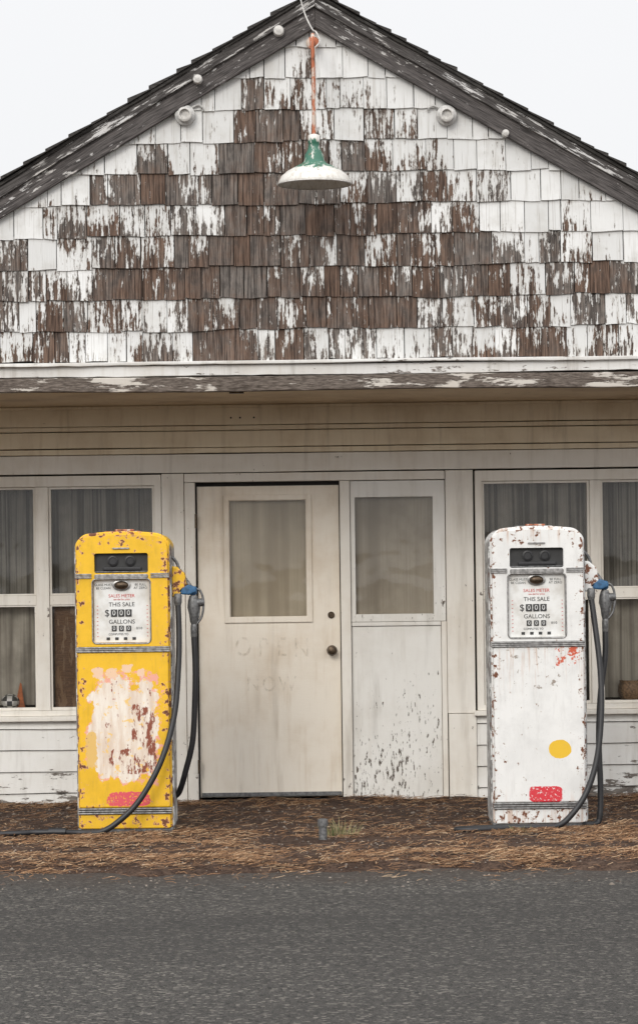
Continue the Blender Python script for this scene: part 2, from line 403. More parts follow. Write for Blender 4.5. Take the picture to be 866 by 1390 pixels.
def pane(name,x0,x1,z0,z1,y=.022):
    bm=bmesh.new(); vs=[bm.verts.new(p) for p in [(x0,y,z0),(x1,y,z0),(x1,y,z1),(x0,y,z1)]]; bm.faces.new(vs)
    fin(name,bm,'glass',B)
def curtain(name,x0,x1,z0,z1,y,mat,amp=.014,f=70,seed=0,sag=0):
    bm=bmesh.new(); nx=int((x1-x0)/.006); nz=14; g=[]
    for i in range(nx+1):
        x=x0+(x1-x0)*i/nx; col=[]
        for k in range(nz+1):
            t=k/nz; zz=z0+(z1-z0)*t
            ph=x*f+5.5*mn.noise(Vector((x*4,seed,t*.5)))+sag*(x-x0)*(1-t)*6
            yy=y+amp*math.sin(ph)*(.45+.8*mn.noise(Vector((x*4,seed+3,t*1.5))))+amp*1.1*mn.noise(Vector((x*9,seed+9,t*1.5)))
            col.append(bm.verts.new((x,yy,zz)))
        g.append(col)
    for a,b_ in zip(g,g[1:]):
        for k in range(nz): bm.faces.new([a[k],b_[k],b_[k+1],a[k+1]])
    fin(name,bm,mat,B,0,True)
pane('door_glass',-.58,-.082,1.22,1.98,.026); curtain('door_curtain',-.60,-.06,1.20,2.0,.060,'cur_door',.010,20,1,1.2)
pane('sidelight_glass',.236,.746,1.226,1.992,.012); curtain('sidelight_curtain',.22,.76,1.2,2.0,.052,'cur_side',.011,18,5,-1.2)
def window(tag,x0,x1,x2,x3,seed,lmat,umat):
    z0,zm0,zm1,z1=.612,1.315,1.378,2.085
    frame('window_frame_'+tag,x0-.045,x3+.045,z0-.02,z1+.07,x0,x3,z0+.015,z1,-.028,.06,'trim',B,.003)
    box('window_mullion_'+tag,x1,x2,-.022,.06,z0+.016,z1-.001,'trim',B,.003)
    for k,(a,b_) in enumerate(((x0,x1),(x2,x3))):
        box('window_rail_%s_%d'%(tag,k+1),a+.001,b_-.001,-.008,.05,zm0,zm1,'trim',B,.003)
        frame('sash_%s_%d'%(tag,k+1),a+.001,b_-.001,zm1+.001,z1-.001,a+.016,b_-.016,zm1+.012,z1-.016,-.002,.045,'trim',B,.002)
        frame('sash_low_%s_%d'%(tag,k+1),a+.001,b_-.001,z0+.016,zm0-.001,a+.014,b_-.014,z0+.035,zm0-.010,-.002,.045,'trim',B,.002)
        pane('glass_up_%s_%d'%(tag,k+1),a+.01,b_-.01,zm1,z1-.01); pane('glass_low_%s_%d'%(tag,k+1),a+.01,b_-.01,z0+.02,zm0)
        curtain('curtain_up_%s_%d'%(tag,k+1),a-.03,b_+.03,1.345,2.14,.13,umat,.020,62,seed+k)
        curtain('curtain_low_%s_%d'%(tag,k+1),a-.03,b_-.03,.66,1.343,.12,lmat,.018,38,seed+k+5,1.6)
    box('window_sill_'+tag,x0-.07,x3+.05,-.065,.05,z0-.054,z0-.021,'trim',B,.005)
window('left',-2.525,-1.842,-1.757,-1.066,11,'cur_lace','cur_dark')
window('right',1.066,1.768,1.838,2.53,31,'cur_lace','cur_dark')
box('window_board',-1.735,-1.30,.055,.07,.63,1.31,'board',B,.002)
def clap(name,x0,x1,z0,z1,mat='siding'):
    bm=bmesh.new(); N=max(2,int((x1-x0)/.06)); rows=[]
    for i in range(N+1):
        x=x0+(x1-x0)*i/N; w=.004*mn.noise(Vector((x*2,z0*9,3)))+.0015*mn.noise(Vector((x*14,z0*9,3)))
        rows.append([bm.verts.new((x,y,z)) for y,z in [(-.026+w,z0+w),(-.010,z1),(.04,z1),(.04,z0)]])
    for p,q in zip(rows,rows[1:]):
        for i in range(4): bm.faces.new([p[i],p[(i+1)%4],q[(i+1)%4],q[i]])
    bm.faces.new(rows[0]);bm.faces.new(rows[-1][::-1])
    fin(name,bm,mat,B,.002)
zs=[-.06,.085,.225,.365,.505,.556]
for i in range(5):
    clap('siding_left_%d'%i,-3.75,-1.02,zs[i]+.004,zs[i+1])
    clap('siding_right_%d'%i,1.014,3.75,zs[i]+.004,zs[i+1])
for s,(a,b_) in (('l',(-3.75,-2.575)),('r',(2.58,3.75))):
    zz=.558
    k=0
    while zz<2.15: clap('siding_side_%s%d'%(s,k),a,b_,zz+.004,min(zz+.14,2.163)); zz+=.14; k+=1
box('side_wall_left',-3.75,-3.6,.042,6.0,-.05,2.72,'siding',B,0)
box('side_wall_right',3.6,3.75,.042,6.0,-.05,2.72,'siding',B,0)
extrude('back_wall',[(-3.75,-.05),(3.75,-.05),(3.75,zlow(3.75)+.1),(XC,ZL+.1),(-3.75,zlow(-3.75)+.1)],5.85,6.0,'siding',B)
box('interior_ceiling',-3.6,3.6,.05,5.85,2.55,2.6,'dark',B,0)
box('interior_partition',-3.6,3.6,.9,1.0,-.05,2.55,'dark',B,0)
box('upper_side_left',-3.75,-3.7,YG+.08,5.85,2.626,2.75,'siding',B,0)
box('upper_side_right',3.7,3.75,YG+.08,5.85,2.626,2.75,'siding',B,0)
for s in (-1,1): box('porch_post_%s'%('l' if s<0 else 'r'),s*3.6-.06,s*3.6+.06,YG+.02,YG+.14,-.05,2.604,'trim',B,.006)
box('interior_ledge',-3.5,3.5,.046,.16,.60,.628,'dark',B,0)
def checker():
    b=NB('checker_cloth'); o=b.obj(); c=b.n('ShaderNodeTexChecker'); b.put(c.inputs[0],b.map(o,(1,1,1),(.013,.02,.01))); c.inputs['Scale'].default_value=30
    c.inputs[1].default_value=(.42,.40,.38,1); c.inputs[2].default_value=(.03,.03,.03,1); return b.bsdf(c.outputs[0],.8)
M['check']=checker()
prof=[(max(.001,.06*math.sin(math.pi*i/12)),-.05*math.cos(math.pi*i/12)) for i in range(13)]
lathe('checkered_ball',prof,'check',B,(-2.03,.075,.685),'Z',28)
extrude('orange_pennant',[(-2.0,.632),(-1.93,.630),(-1.945,.70),(-1.955,.80),(-1.965,.81),(-1.985,.72)],.075,.081,'orange',B,.002)
prof=[(.05,0),(.075,.03),(.085,.07),(.08,.11),(.07,.13),(.076,.137)]
lathe('wicker_basket',prof,'basket',B,(2.03,.075,.632),'Z',32,.006)

# ---------------------------------------------------------------- pendant lamp
def lampm():
    b=NB('lamp_enamel'); o=b.obj(); z=b.sep(o)[2]; n=b.noise(b.map(o,(1,1,.5)),22,7,.65); n5=b.noise(b.map(o,(1,1,.3)),45,6,.7)
    v=b.m_('ADD',z,b.m_('MULTIPLY',b.m_('SUBTRACT',n,.5),.16))
    g=b.m_('MULTIPLY',b.ss(v,.082,.095),b.ss(v,.262,.245))
    g=b.m_('MULTIPLY',g,b.ss(n5,.38,.44,.15,1.))
    col=b.mix(g,b.mix(b.ss(n5,.45,.7),(.70,.68,.64),(.50,.46,.40)),(.04,.15,.10))
    col=b.mix(b.ss(n,.61,.66,0.,.85),col,(.22,.13,.08))
    return b.bsdf(col,.4,0,None,.5)
M['lamp']=lampm()
def pipem():
    b=NB('rusty_pipe'); o=b.obj(); n=b.noise(b.map(o,(1,1,.35)),26,7,.65)
    col=b.mix(b.ss(n,.50,.55),(.42,.13,.06),(.55,.45,.38)); col=b.mix(b.ss(n,.42,.38),col,(.15,.06,.035))
    return b.bsdf(col,.7,.1)
M['pipe']=pipem()
L=new_empty('pendant_lamp',(.004,-2.0,3.755))
lathe('shade',[(.212,0),(.211,.012),(.196,.045),(.16,.075),(.11,.103),(.07,.122),(.058,.14),(.054,.17),(.036,.205),(.030,.235),(.034,.24),(.034,.285),(.014,.292)],'lamp',L,n=56,solid=.003)
tube('shade_rim',[(.212*math.cos(i*math.pi/28),.212*math.sin(i*math.pi/28),0) for i in range(56)],.004,'porcelain',L,True,False)
lathe('bulb_socket',[(.022,.04),(.025,.10),(.025,.15)],'porcelain',L,n=20)
tube('stem',[(0,0,.28),(0.002,0,.55),(0,0,.80)],.0115,'pipe',L,smooth=False)
tube('stem_bend',[(0,0,.795),(0,.01,.84),(0,.05,.875),(0,.12,.885),(0,.33,.885)],.0115,'pipe',L)
lathe('wall_flange',[(.04,0),(.035,.01),(.018,.014)],'pipe',L,(0,.335,.885),'Y',24)
tube('cable',[(-.085,.22,1.25),(-.07,.21,1.13),(-.04,.20,1.02),(.0,.16,.93),(.02,.08,.90),(.04,.05,.84),(.015,.02,.80)],.0045,'porcelain',L)
tube('stem_wire',[(.013,-.004,.80),(.018,-.005,.6),(.012,-.006,.45),(.017,-.004,.3)],.0025,'porcelain',L)

# ---------------------------------------------------------------- wall fixtures
def fixture(x,z,s):
    F=new_empty('round_wall_light',(x,YG-.02,z))
    lathe('box_base',[(.060,-.01),(.060,.03),(.052,.036)],'boxw',F,(0,0,0),'Y',32)
    lathe('socket',[(.038,.03),(.043,.05),(.043,.075),(.036,.080),(.030,.080),(.028,.055)],'porcelain',F,(0,0,-.002),'Y',28)
    tube('conduit',[(-.04*s,-.01,.045),(-.075*s,-.014,.06),(-.10*s,-.01,.05),(-.11*s,.0,.03)],.006,'boxw',F)
fixture(-.758,4.227,-1); fixture(.790,4.205,1)
for (x,z,r_) in ((-.196,4.71+.0,.032),(-.678,4.43,.028),(1.135,4.087,.022)):
    I=new_empty('porcelain_insulator',(x,YG-.062,z))
    lathe('knob',[(r_*.9,-.01),(r_,.006),(r_*.7,.016),(r_*.65,.026),(r_,.036),(r_*.85,.048),(r_*.3,.052)],'porcelain',I,(0,0,0),'Y',24)

# ---------------------------------------------------------------- pumps
def pump_paint(name,paint,off,kind,edge=True):
    b=NB(name); o=b.map(b.obj(),(1,1,1),(0,0,0)); x,y,z=b.sep(o); oo=b.vadd(o,off)
    n=b.noise(oo,26,8,.66); nb=b.noise(oo,8,9,.68); ns=b.noise(b.map(oo,(22,22,4)),1,7,.65)
    fine=b.noise(oo,90,5,.6); nl=b.noise(oo,2.6,5,.6)
    white='white' in name
    dk=tuple(c*.70 for c in paint)
    col=b.mix(b.ss(nb,.40,.70,0.,.38),paint,dk)
    col=b.mix(b.ss(nl,.42,.66,0.,.35),col,tuple(c*.80+.015 for c in paint))
    col=b.mix(b.ss(ns,.50,.72,0.,.42 if not white else .3),col,tuple(c*.55+.03*q for c,q in zip(paint,(1.2,.9,.6))))
    rust=b.mix(n,(.06,.022,.012),(.30,.10,.04))
    def boxm(cx,cz,hx,hz,amp,nn=nb,pw=1.0):
        dx=b.m_('DIVIDE',b.m_('ABSOLUTE',b.m_('SUBTRACT',x,cx)),hx); dz=b.m_('DIVIDE',b.m_('ABSOLUTE',b.m_('SUBTRACT',z,cz)),hz)
        if pw==1: d=b.m_('POWER',b.m_('ADD',b.m_('POWER',dx,5.),b.m_('POWER',dz,5.)),.2)
        else: d=b.m_('SQRT',b.m_('ADD',b.m_('MULTIPLY',dx,dx),b.m_('MULTIPLY',dz,dz)))
        d=b.m_('ADD',d,b.m_('MULTIPLY',b.m_('SUBTRACT',nn,.5),amp)); return b.ss(d,1.02,.98)
    if kind=='yellow':
        pk=boxm(.01,.60,.20,.29,1.6); col=b.mix(b.m_('MULTIPLY',pk,b.ss(n,.46,.52)),col,(.78,.36,.28))
        wp=boxm(.0,.60,.185,.27,1.3)
        col=b.mix(wp,col,b.mix(b.ss(ns,.35,.65),(.66,.53,.42),(.80,.73,.64)))
        sp_=b.m_('MULTIPLY',wp,b.ss(n,.59,.62)); col=b.mix(b.m_('MULTIPLY',sp_,.8),col,(.80,.50,.10))
        n9=b.noise(b.map(oo,(30,30,10)),1,8,.68)
        rr=b.m_('MULTIPLY',wp,b.m_('MAXIMUM',b.m_('MULTIPLY',b.ss(n9,.50,.54),b.m_('MAXIMUM',boxm(.11,.56,.07,.17,.9),boxm(.06,.42,.13,.07,1.2))),b.ss(n9,.61,.64)))
        col=b.mix(rr,col,(.24,.065,.035))
        col=b.mix(b.m_('MULTIPLY',boxm(.02,.20,.125,.042,.7,n),b.ss(fine,.38,.44)),col,(.66,.085,.11))
        col=b.mix(boxm(-.19,.49,.03,.10,1.8,n),col,(.70,.45,.14))
        for cx,cz,hx,hz in ((-.15,.93,.035,.026),(-.07,.925,.03,.028),(.02,.955,.03,.022),(.10,.93,.02,.022)):
            col=b.mix(b.m_('MULTIPLY',boxm(cx,cz,hx,hz,2.2,n),.85),col,(.78,.55,.42))
    elif kind=='white':
        col=b.mix(b.m_('MULTIPLY',boxm(.03,.195,.095,.048,.35,n),b.ss(fine,.36,.43)),col,(.60,.035,.05))
        col=b.mix(boxm(.115,.455,.066,.052,.6,nb,2),col,(.74,.46,.03))
        rr=b.m_('MULTIPLY',boxm(.17,1.0,.08,.06,1.6,nb),b.ss(n,.49,.53)); col=b.mix(rr,col,(.55,.10,.05))
        rr=b.m_('MULTIPLY',boxm(-.06,.94,.2,.12,1.5,nb),b.ss(n,.60,.64)); col=b.mix(rr,col,(.30,.26,.22))
    if white: # rust run-off below the bands and at the head
        rs=b.noise(b.map(oo,(34,34,2.2)),1,6,.6)
        zone=b.m_('MAXIMUM',b.m_('MULTIPLY',b.ss(z,.72,1.04),b.ss(z,1.06,1.05)),b.m_('MAXIMUM',b.ss(z,1.62,1.73),b.ss(z,.26,.05)))
        col=b.mix(b.m_('MULTIPLY',b.m_('MULTIPLY',zone,b.ss(rs,.50,.66)),.55),col,(.42,.20,.08))
    e=b.ss(b.m_('ABSOLUTE',x),.19,.275)
    e2=b.m_('MAXIMUM',b.ss(z,1.58,1.76),b.ss(z,.30,.0)); e=b.m_('MAXIMUM',e,e2)
    thr=b.m_('ADD',.315 if edge else .36,b.m_('MULTIPLY',e,.135 if edge else .16))
    chip=b.ss(b.m_('SUBTRACT',thr,n),-.004,.008)
    ring=b.ss(b.m_('SUBTRACT',thr,n),-.035,-.004)
    alt=(.74,.36,.28) if 'yellow' in name else (.45,.36,.29)
    col=b.mix(b.m_('MULTIPLY',ring,.8),col,alt); col=b.mix(chip,col,rust)
    col=b.mix(b.m_('MULTIPLY',b.ss(fine,.66,.72),.5),col,(.25,.2,.15))
    h=b.m_('ADD',b.m_('MULTIPLY',chip,-.5),b.m_('MULTIPLY',nb,.6))
    return b.bsdf(col,b.ss(nb,.3,.7,.40,.65),0,b.bump(h,.4,.004),.4)
def side_m(name,c):
    b=NB(name); o=b.obj(); n=b.noise(b.map(o,(1,1,.55)),30,8,.68); n2=b.noise(o,4,5,.6)
    v=b.m_('ADD',n,b.m_('MULTIPLY',b.m_('SUBTRACT',n2,.5),.3))
    z=b.sep(o)[2]
    col=b.mix(b.ss(v,.50,.53),(.20,.195,.19),(.62,.62,.60))
    col=b.mix(b.ss(v,.42,.38),col,(.12,.06,.04))
    top=b.ss(b.m_('ADD',z,b.m_('MULTIPLY',b.m_('SUBTRACT',n,.5),.25)),1.64,1.68)
    col=b.mix(b.m_('MULTIPLY',top,b.ss(n,.44,.47)),col,c)
    return b.bsdf(col,.55,0,b.bump(v,.4,.003))
def rrect(x0,x1,z0,z1,r,n=5):
    p=[]
    for cx,cz,a0 in ((x1-r,z0+r,-90),(x1-r,z1-r,0),(x0+r,z1-r,90),(x0+r,z0+r,180)):
        for i in range(n+1):
            a=math.radians(a0+90*i/n); p.append((cx+r*math.cos(a),cz+r*math.sin(a)))
    return p
def topped(w,z0,H,r,crown,n=8):
    p=[(-w,z0),(w,z0)]
    for i in range(n+1):
        a=math.radians(90*i/n); p.append((w-r+r*math.cos(a),H-r+r*math.sin(a)))
    for i in range(1,8):
        x=(w-r)*(1-2*i/8); p.append((x,H))
    for i in range(n+1):
        a=math.radians(90+90*i/n); p.append((-w+r+r*math.cos(a),H-r+r*math.sin(a)))
    return [(x,z+(crown*(1-(x/w)**2) if z>H-r*1.01 else 0)) for x,z in p]
def cut(o,cutters):
    for c in cutters:
        m=o.modifiers.new('b','BOOLEAN'); m.object=c; m.operation='DIFFERENCE'; m.solver='EXACT'
    bpy.context.view_layer.update()
    dg=bpy.context.evaluated_depsgraph_get()
    me=bpy.data.meshes.new_from_object(o.evaluated_get(dg)); o.modifiers.clear(); o.data=me
    for c in cutters: bpy.data.objects.remove(c)
    for p in me.polygons: p.use_smooth=True
    b=o.modifiers.new('bevel','BEVEL'); b.width=.009; b.segments=3; b.limit_method='ANGLE'; b.angle_limit=.7
    w=o.modifiers.new('wn','WEIGHTED_NORMAL')
def dialm():
    b=NB('dial_face'); o=b.obj(); n=b.noise(o,9,6,.6)
    return b.bsdf(b.mix(b.ss(n,.4,.7),(.74,.74,.72),(.58,.56,.52)),.3)
M['dial']=dialm()
def make_pump(loc,yaw,kind,paint,variant):
    P=new_empty('gas_pump',loc); P.rotation_euler=(0,0,yaw)
    off=(3.1,1.7,.4) if kind=='yellow' else (9.3,4.2,2.1)
    pf=pump_paint(kind+'_front_paint',paint,off,kind); pp=pump_paint(kind+'_head_paint',paint,tuple(v+3 for v in off),'plain')
    ps=side_m(kind+'_side_paint',paint)
    extrude('cabinet',topped(.281,.03,1.722,.075,.022),.045,.40,ps,P,.014)
    extrude('cabinet_rim',topped(.272,.03,1.728,.075,.022),.018,.046,pp,P,.008)
    head=extrude('head_panel',topped(.262,1.082,1.710,.062,.020),-.020,.030,pp,P)
    c1=extrude('c1',rrect(-.160,.150,1.508,1.622,.012),-.05,.06,pp,P)
    c2=extrude('c2',rrect(-.172,.160,1.102,1.472,.022),-.05,.06,pp,P)
    cut(head,[c1,c2])
    extrude('front_door',rrect(-.262,.262,.150,1.050,.012),-.020,.030,pf,P,.010)
    extrude('base_skirt',rrect(-.262,.262,.028,.112,.01),-.018,.03,pp,P,.008)
    box('plinth',-.275,.275,-.005,.39,0,.032,'steel',P,.006)
    for i,z in enumerate((1.054,1.065,1.076,.118,.131,.144)):
        extrude('band_%d'%i,rrect(-.272,.272,z-.0045,z+.0045,.004,2),-.029,.05,M['chrome'],P,.002)
    for i,z in enumerate((1.482,1.492,1.502)):
        for s in (-1,1):
            xa,xb=(.164,.272) if s>0 else (-.272,-.176)
            extrude('head_band_%d%s'%(i,'ab'[s>0]),rrect(xa,xb,z-.0035,z+.0035,.003,2),-.028,.05,M['chrome'],P,.001)
    extrude('head_band_mid',rrect(-.160,.150,1.476,1.502,.01),-.026,.02,M['chrome'],P,.003)
    box('meter_back',-.165,.155,.012,.018,1.50,1.63,'ink',P,0)
    for x in (-.055,.045):
        lathe('meter_lens_%d'%(x>0),[(.030,0),(.030,.012),(.022,.014),(.020,.008)],'black',P,(x,.012,1.578),'Y',24)
    box('meter_bar',-.11,.11,-.001,.010,1.522,1.543,'black',P,.004)
    box('meter_shelf',-.158,.148,-.012,.012,1.512,1.518,'steel',P,.001)
    extrude('emblem',rrect(-.055,.045,1.645,1.655,.004,2),-.028,-.016,M['chrome'],P,.002)
    box('dial_face',-.168,.156,.006,.012,1.106,1.468,'dial',P,.001)
    tube('dial_rim',[(x,-.020,z) for x,z in rrect(-.174,.162,1.100,1.474,.024)],.0045,'chrome',P,True,False)
    prof=[(.001,.02),(.02,.018),(.03,.010),(.034,0)]
    k=lathe('dial_knob',prof,'knob',P,(0,0,0),'Y',24); k.location=(-.006,-.002,1.437); k.scale=(1.25,1,.75)
    k2=lathe('dial_knob_rim',[(.042,0),(.042,.006),(.034,.008)],'chrome',P,(0,0,0),'Y',24); k2.location=(-.006,.003,1.437); k2.scale=(1.25,1,.75)
    y=.0052; cx=-.006
    text('t1','GLASS MUST\nBE CLEAN',cx-.105,y,1.43,.019,'ink',P); text('t2','BE FULL\nAT ZERO',cx+.11,y,1.43,.019,'ink',P)
    text('t3','SALES METER',cx,y,1.375,.026,'redink',P); text('t4','see dial for price',cx,y,1.355,.014,'redink',P)
    text('t5','THIS SALE',cx,y,1.325,.034,'ink',P)
    text('t6','GALLONS',cx,y,1.225,.034,'ink',P)
    text('t7','$',cx-.085,y,1.275,.055,'ink',P)
    for j in range(3):
        xx=cx-.045+j*.042
        box('price_wheel_%d'%j,xx-.018,xx+.018,.001,.006,1.255,1.297,'ink',P,.002); text('d%d'%j,'0',xx,.0004,1.276,.040,'wink',P)
        box('gallon_wheel_%d'%j,xx-.014,xx+.014,.001,.006,1.171,1.203,'ink',P,.002); text('g%d'%j,'0',xx,.0004,1.187,.030,'wink',P)
    text('t8','0/10',cx+.10,y,1.187,.02,'ink',P)
    text('t9','COMPUTES TO',cx-.02,y,1.153,.017,'ink',P)
    for j in range(4): box('small_wheel_%d'%j,cx-.09+j*.05,cx-.07+j*.05,.003,.006,1.120,1.136,'ink',P,.001)
    for dx in (-.15,.138):
        for i in range(9): box('grad_%d_%d'%(dx>0,i),dx,dx+.008,.004,.0062,1.14+i*.022,1.143+i*.022,'redink',P,0)
    box('top_cap',-.11,.10,.10,.28,1.738,1.752,'pipe' if kind=='yellow' else 'boxw',P,.005)
    box('top_light_base',-.05,.06,.14,.24,1.752,1.763,'pipe',P,.004)
    bx=.281
    extrude('nozzle_boot',[(bx,1.36),(bx+.05,1.38),(bx+.085,1.43),(bx+.075,1.50),(bx+.03,1.54),(bx,1.545)],.10,.20,pp,P,.010)
    tube('boot_spring',[(bx+.0,.12,1.60),(bx+.03,.12,1.56),(bx+.045,.12,1.50),(bx+.05,.11,1.44)],.009,'steel',P)
    tube('nozzle_spout',[(bx+.04,.15,1.52),(bx+.07,.15,1.47),(bx+.105,.145,1.42),(bx+.12,.14,1.37)],.014,'steel',P)
    lathe('nozzle_collar',[(.018,-.02),(.026,-.01),(.026,.02),(.018,.03)],'blue',P,(bx+.118,.14,1.395),'Z',20)
    lathe('nozzle_body',[(.014,-.12),(.022,-.10),(.026,-.06),(.036,-.02),(.032,.02),(.022,.05)],'steel',P,(bx+.122,.14,1.32),'Z',20)
    lathe('nozzle_valve',[(.018,-.035),(.024,-.02),(.024,.02),(.018,.035)],'steel',P,(bx+.150,.14,1.33),'X',18)
    tube('nozzle_guard',[(bx+.10,.14,1.40),(bx+.155,.14,1.405),(bx+.18,.14,1.34),(bx+.17,.14,1.25),(bx+.135,.14,1.20)],.007,'steel',P)
    tube('nozzle_trigger',[(bx+.13,.14,1.37),(bx+.155,.14,1.32),(bx+.15,.14,1.24)],.006,'steel',P)
    extrude('nozzle_grip',[(bx+.02,1.392),(bx+.06,1.378),(bx+.10,1.374),(bx+.142,1.392),(bx+.140,1.418),(bx+.10,1.436),(bx+.05,1.422)],.100,.148,M['blue'],P,.010)
    lathe('hose_swivel',[(.012,-.04),(.018,-.03),(.019,.03),(.014,.05)],'steel',P,(bx+.122,.14,1.16),'Z',18)
    lathe('hose_elbow',[(.018,-.03),(.023,-.01),(.023,.03),(.016,.04)],'steel',P,(bx+.035,.07,1.345),'Z',18)
    r_=.0172
    if variant==0:
        tube('hose_front',[(bx+.035,.07,1.33),(bx+.040,.05,1.15),(bx+.035,.02,.95),(bx+.010,-.03,.68),(.215,-.10,.42),(.09,-.14,.20),(-.04,-.16,.075),(-.14,-.17,.024),(-.25,-.18,.024),(-.36,-.14,.024),(-.52,-.13,.024),(-.62,-.16,.022),(-1.0,-.20,.020)],r_,'black',P)
        tube('hose_back',[(bx+.122,.14,1.14),(bx+.128,.14,.95),(bx+.122,.15,.75),(bx+.105,.17,.52),(bx+.06,.20,.34),(bx+.02,.25,.22),(bx-.02,.30,.18)],r_,'black',P)
        tube('hose_coupling',[(-.33,-.15,.026),(-.43,-.135,.026)],.024,'black',P,smooth=False)
    else:
        tube('hose_front',[(bx+.035,.07,1.33),(bx+.055,.04,1.15),(bx+.075,.0,.92),(bx+.075,-.04,.68),(bx+.045,-.08,.42),(bx-.02,-.11,.22),(.17,-.14,.09),(.08,-.16,.024),(-.06,-.19,.022),(-.25,-.17,.022),(-.42,-.22,.022),(-.50,-.26,.022),(-.40,-.30,.022),(-.2,-.22,.022)],r_,'black',P)
        tube('hose_back',[(bx+.122,.14,1.14),(bx+.118,.13,.98),(bx+.085,.11,.75),(bx+.07,.08,.5),(bx+.075,.07,.25),(bx+.07,.06,.08),(bx+.05,.05,.02),(bx-.03,-.03,.02)],r_,'black',P)
    return P
make_pump((-1.137,-2.03,.008),math.radians(0),'yellow',(.80,.47,.018),0)
make_pump((1.262,-2.03,.008),math.radians(0),'white',(.75,.745,.725),1)

# ---------------------------------------------------------------- ground
def groundm(name,a,b_,c,sc1=60):
    b=NB(name); o=b.obj(); n=b.noise(o,sc1,8,.7); n2=b.noise(o,2.5,5,.6); n3=b.noise(b.map(o,(1,1,1),(5,5,5)),12,6,.65)
    col=b.mix(b.ss(n,.36,.66),a,b_); col=b.mix(b.ss(n3,.5,.66,0.,.6),col,c)
    col=b.mix(b.ss(n2,.35,.65,0.,.5),col,a)
    return b.bsdf(col,.95,0,b.bump(b.m_('ADD',n,n3),.9,.012),.15)
M['dirt']=groundm('needle_litter_soil',(.028,.018,.014),(.125,.078,.056),(.18,.12,.085))
M['ground']=groundm('dry_ground',(.08,.06,.045),(.2,.16,.12),(.26,.21,.14))
def asphalt():
    b=NB('asphalt'); o=b.obj(); n=b.noise(o,120,3,.75); nm=b.noise(b.map(o,(1,.5,1)),34,5,.7); n2=b.noise(b.map(o,(.35,1.6,1)),1.6,6,.6)
    v=b.n('ShaderNodeTexVoronoi'); b.put(v.inputs['Vector'],o); v.inputs['Scale'].default_value=70
    vc=b.sep(v.outputs['Color'])[0]
    col=b.mix(b.ss(n,.36,.64),(.024,.022,.021),(.155,.145,.130))
    col=b.mix(b.ss(nm,.38,.64,.55,0.),col,(.032,.030,.028))
    col=b.mix(b.ss(vc,.84,.93,0.,.70),col,(.27,.245,.215))
    col=b.mix(b.ss(vc,.12,.04,0.,.75),col,(.012,.012,.012))
    col=b.mix(b.ss(n2,.35,.7,0.,.45),col,(.046,.043,.040))
    # wheel-polished, slightly darker band and a dusty shoulder
    y=b.sep(o)[1]; yy=b.m_('ADD',y,b.m_('MULTIPLY',b.m_('SUBTRACT',b.noise(o,3,6,.6),.5),1.1))
    band=b.m_('MULTIPLY',b.ss(yy,-7.6,-6.6),b.ss(yy,-5.2,-6.0)); col=b.mix(b.m_('MULTIPLY',band,.28),col,(.035,.033,.031))
    col=b.mix(b.ss(yy,-4.9,-4.0,0.,.55),col,(.075,.056,.044))
    return b.bsdf(col,.9,0,b.bump(b.m_('ADD',n,b.m_('MULTIPLY',vc,.4)),1.,.012),.25)
M['asphalt']=asphalt()
def sheet(name,x0,x1,y0,y1,z,mat):
    bm=bmesh.new(); bm.faces.new([bm.verts.new(p) for p in [(x0,y0,z),(x1,y0,z),(x1,y1,z),(x0,y1,z)]]); return fin(name,bm,mat)
sheet('ground',-1500,1500,-1500,1500,-.020,'ground')
sheet('road',-300,300,-12.5,-3.6,-.008,'asphalt')
def hgt(x,y):
    e=-4.04+.30*mn.noise(Vector((x*.9,3,0)))+.20*mn.noise(Vector((x*4,8,0)))
    h=.012+.014*mn.fractal(Vector((x*2.3,y*2.3,0)),1,2,4)+.005*mn.noise(Vector((x*14,y*14,1)))
    h=max(h,.0)
    h+=.022*math.exp(-((y-e-.35)/.22)**2)
    h+=.03*math.exp(-((y+.05)/.12)**2)*(.6+mn.noise(Vector((x*2,0,5))))
    t=max(0,min(1,(e+.05-y)/.14)); return h*(1-t)-.022*t
bm=bmesh.new(); nx=420; ny=130; g=[]
for i in range(nx+1):
    x=-7+14*i/nx; g.append([bm.verts.new((x,-4.6+4.63*j/ny,hgt(x,-4.6+4.63*j/ny))) for j in range(ny+1)])
for i in range(nx):
    for j in range(ny): bm.faces.new([g[i][j],g[i+1][j],g[i+1][j+1],g[i][j+1]])
fin('dirt_verge',bm,'dirt',None,0,True)
def needlem():
    b=NB('dry_pine_needles'); a=b.n('ShaderNodeAttribute',attribute_name='rnd').outputs['Fac']
    col=b.mix(b.ss(a,.0,.75),(.05,.025,.016),(.30,.165,.085)); col=b.mix(b.ss(a,.78,1.),col,(.52,.38,.24))
    return b.bsdf(col,.8,0,None,.2)
M['needle']=needlem()
